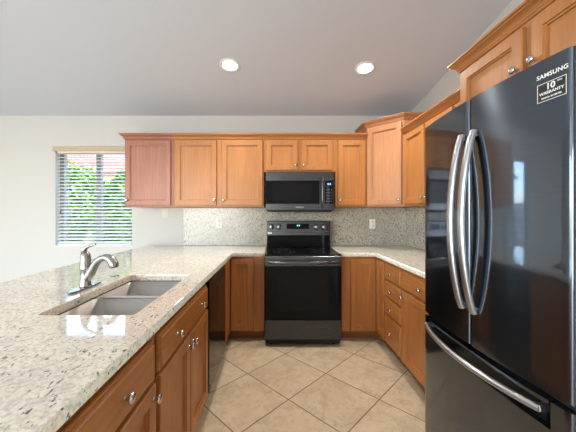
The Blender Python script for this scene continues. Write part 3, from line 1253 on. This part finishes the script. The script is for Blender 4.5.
def can_light(label, x, y):
    z = ceil_z(y) - 0.001
    t = thing('recessed_light', label, 'ceiling light', (x, y, z), 0, 'recessed ceiling lights')
    tl = Matrix.Rotation(-math.atan(SL), 4, 'X')
    b = BM()
    n = 40
    prof = [(0.068, 0.0), (0.092, 0.0), (0.094, -0.003), (0.090, -0.006), (0.076, -0.008), (0.068, -0.006)]
    rings = [[b.verts.new((r * math.cos(2 * PI * k / n), r * math.sin(2 * PI * k / n), h)) for k in range(n)] for r, h in prof]
    for a, c in zip(rings, rings[1:] + rings[:1]):
        for k in range(n):
            f = b.faces.new((a[k], a[(k + 1) % n], c[(k + 1) % n], c[k]))
            f.smooth = True
    b.transform(tl)
    finish('trim_ring', b, WHITE, t)
    b = BM()
    lathe(b, [(0.067, -0.001), (0.067, -0.004), (0.04, -0.007), (0.001, -0.008)], tl, 40)
    finish('diffuser', b, BULB, t)
    l = bpy.data.lights.new('lamp_glow', 'AREA')
    l.shape = 'DISK'
    l.size = 0.13
    l.energy = 15
    l.spread = math.radians(150)
    l.color = (1, 0.95, 0.87)
    o = bpy.data.objects.new('lamp_glow', l)
    o.location = (0, 0, -0.012)
    o.rotation_euler = (-math.atan(SL), 0, 0)
    o.parent = t
    C.objects.link(o)


can_light('recessed ceiling light on the window side', -0.425, 2.594)
can_light('recessed ceiling light on the fridge side', 0.834, 2.634)

# ------------------------------------------------------------------ outside the window
b = BM()
box(b, -30, 20, YB + 0.16, 40, -0.2, -0.05)
GRD, gt, gb = new_mat('garden_soil_and_lawn')
n = N(gt, 'ShaderNodeTexNoise', i_Scale=3.0, i_Detail=6.0)
gt.links.new(coords(gt), n.inputs['Vector'])
gt.links.new(ramp(gt, n.outputs['Fac'], [(0.35, srgb(84, 104, 48)), (0.6, srgb(124, 116, 80))]), gb.inputs['Base Color'])
gb.inputs['Roughness'].default_value = 0.95
struct(finish('ground_outside', b, GRD))

LEAF, lt, lb = new_mat('garden_leaf')
n = N(lt, 'ShaderNodeTexNoise', i_Scale=6.0, i_Detail=3.0)
lt.links.new(coords(lt), n.inputs['Vector'])
lt.links.new(ramp(lt, n.outputs['Fac'], [(0.3, srgb(48, 92, 26)), (0.55, srgb(104, 146, 40)), (0.75, srgb(160, 178, 70))]), lb.inputs['Base Color'])
lb.inputs['Roughness'].default_value = 0.5
BARK = plain('bark', srgb(110, 88, 64), 0.9, bump=0.6, bscale=40)


def shrub(name, label, cat, x, y, h, r, n_leaf, stem_h, group):
    t = thing(name, label, cat, (x, y, -0.05), 0, group)
    b = BM()
    tube(b, [(0, 0, 0), (0.03, 0.02, stem_h * 0.5), (0.0, 0.0, stem_h + 0.3)], [0.05, 0.04, 0.02], n=10)
    for k in range(5):
        a = 2 * PI * k / 5
        tube(b, [(0, 0, stem_h * 0.7), (r * 0.5 * math.cos(a), r * 0.5 * math.sin(a), stem_h + h * 0.25)], [0.025, 0.01], n=8)
    finish('stem', b, BARK, t)
    b = BM()
    hc = (h - stem_h) / 2
    for k in range(n_leaf):
        while True:
            p = Vector((random.uniform(-1, 1), random.uniform(-1, 1), random.uniform(-1, 1)))
            if 0.25 < p.length < 1:
                break
        q = p.normalized() * p.length ** 0.5
        q *= 0.85 + 0.3 * noise.noise(q * 2.3 + Vector((x, y, 0)))
        c = Vector((q.x * r, q.y * r, stem_h + hc + q.z * hc))
        s = random.uniform(0.05, 0.10)
        m = Matrix.Translation(c) @ Matrix.Rotation(random.uniform(0, 6.28), 4, 'Z') @ Matrix.Rotation(random.uniform(-1.2, 1.2), 4, 'X')
        vsx = [b.verts.new(m @ Vector(v)) for v in ((0, -s, 0), (s * 0.45, 0, s * 0.12), (0, s, 0), (-s * 0.45, 0, s * 0.12))]
        b.faces.new(vsx)
    finish('foliage', b, LEAF, t)


GS = 'green shrubs outside the window'
shrub('garden_tree', 'sunlit leafy tree filling the left half of the window', 'tree', -5.05, 7.0, 2.75, 0.80, 3200, 0.5, GS)
shrub('garden_shrub', 'green shrub seen through the right half of the window', 'shrub', -3.35, 6.2, 2.45, 0.68, 2800, 0.15, GS)
shrub('garden_shrub', 'bright green shrub far behind the right end of the blind', 'shrub', -4.2, 8.4, 2.9, 0.85, 2600, 0.15, GS)
shrub('garden_shrub', 'pale green shrub at the outer left edge of the window', 'shrub', -6.5, 8.3, 2.3, 0.75, 1800, 0.15, GS)

b = BM()
box(b, -16, 6, 9.7, 9.9, -0.05, 1.75)
struct(finish('wall_garden', b, plain('pinkish_block_wall', srgb(150, 136, 122), 0.9, bump=0.5, bscale=30)))
t = thing('neighbour_house', 'neighbouring house with red tiled roof beyond the garden wall', 'house', (-7.5, 14.0, -0.05))
b = BM()
box(b, -7, 7, 0, 6, 0, 3.4)
finish('house_wall', b, plain('stucco', srgb(226, 206, 184), 0.9), t)
b = BM()
nx, ny = 140, 10
for j in range(ny):
    for i in range(nx):
        x0 = -7.6 + 15.2 * i / nx
        x1 = -7.6 + 15.2 * (i + 1) / nx
        rows = []
        for (s, e) in ((j / ny, 0.05), ((j + 1.1) / ny, 0.0)):
            y = -0.6 + 3.6 * s
            z = 3.2 + 2.1 * s + e
            row = [(x0, y, z), (x0 + (x1 - x0) * 0.25, y, z + 0.045), (x0 + (x1 - x0) * 0.5, y, z + 0.06), (x0 + (x1 - x0) * 0.75, y, z + 0.045), (x1, y, z)]
            rows.append([b.verts.new(p) for p in row])
        for k in range(4):
            b.faces.new((rows[0][k], rows[0][k + 1], rows[1][k + 1], rows[1][k]))
finish('tiled_roof', b, plain('terracotta', srgb(126, 78, 68), 0.85), t)
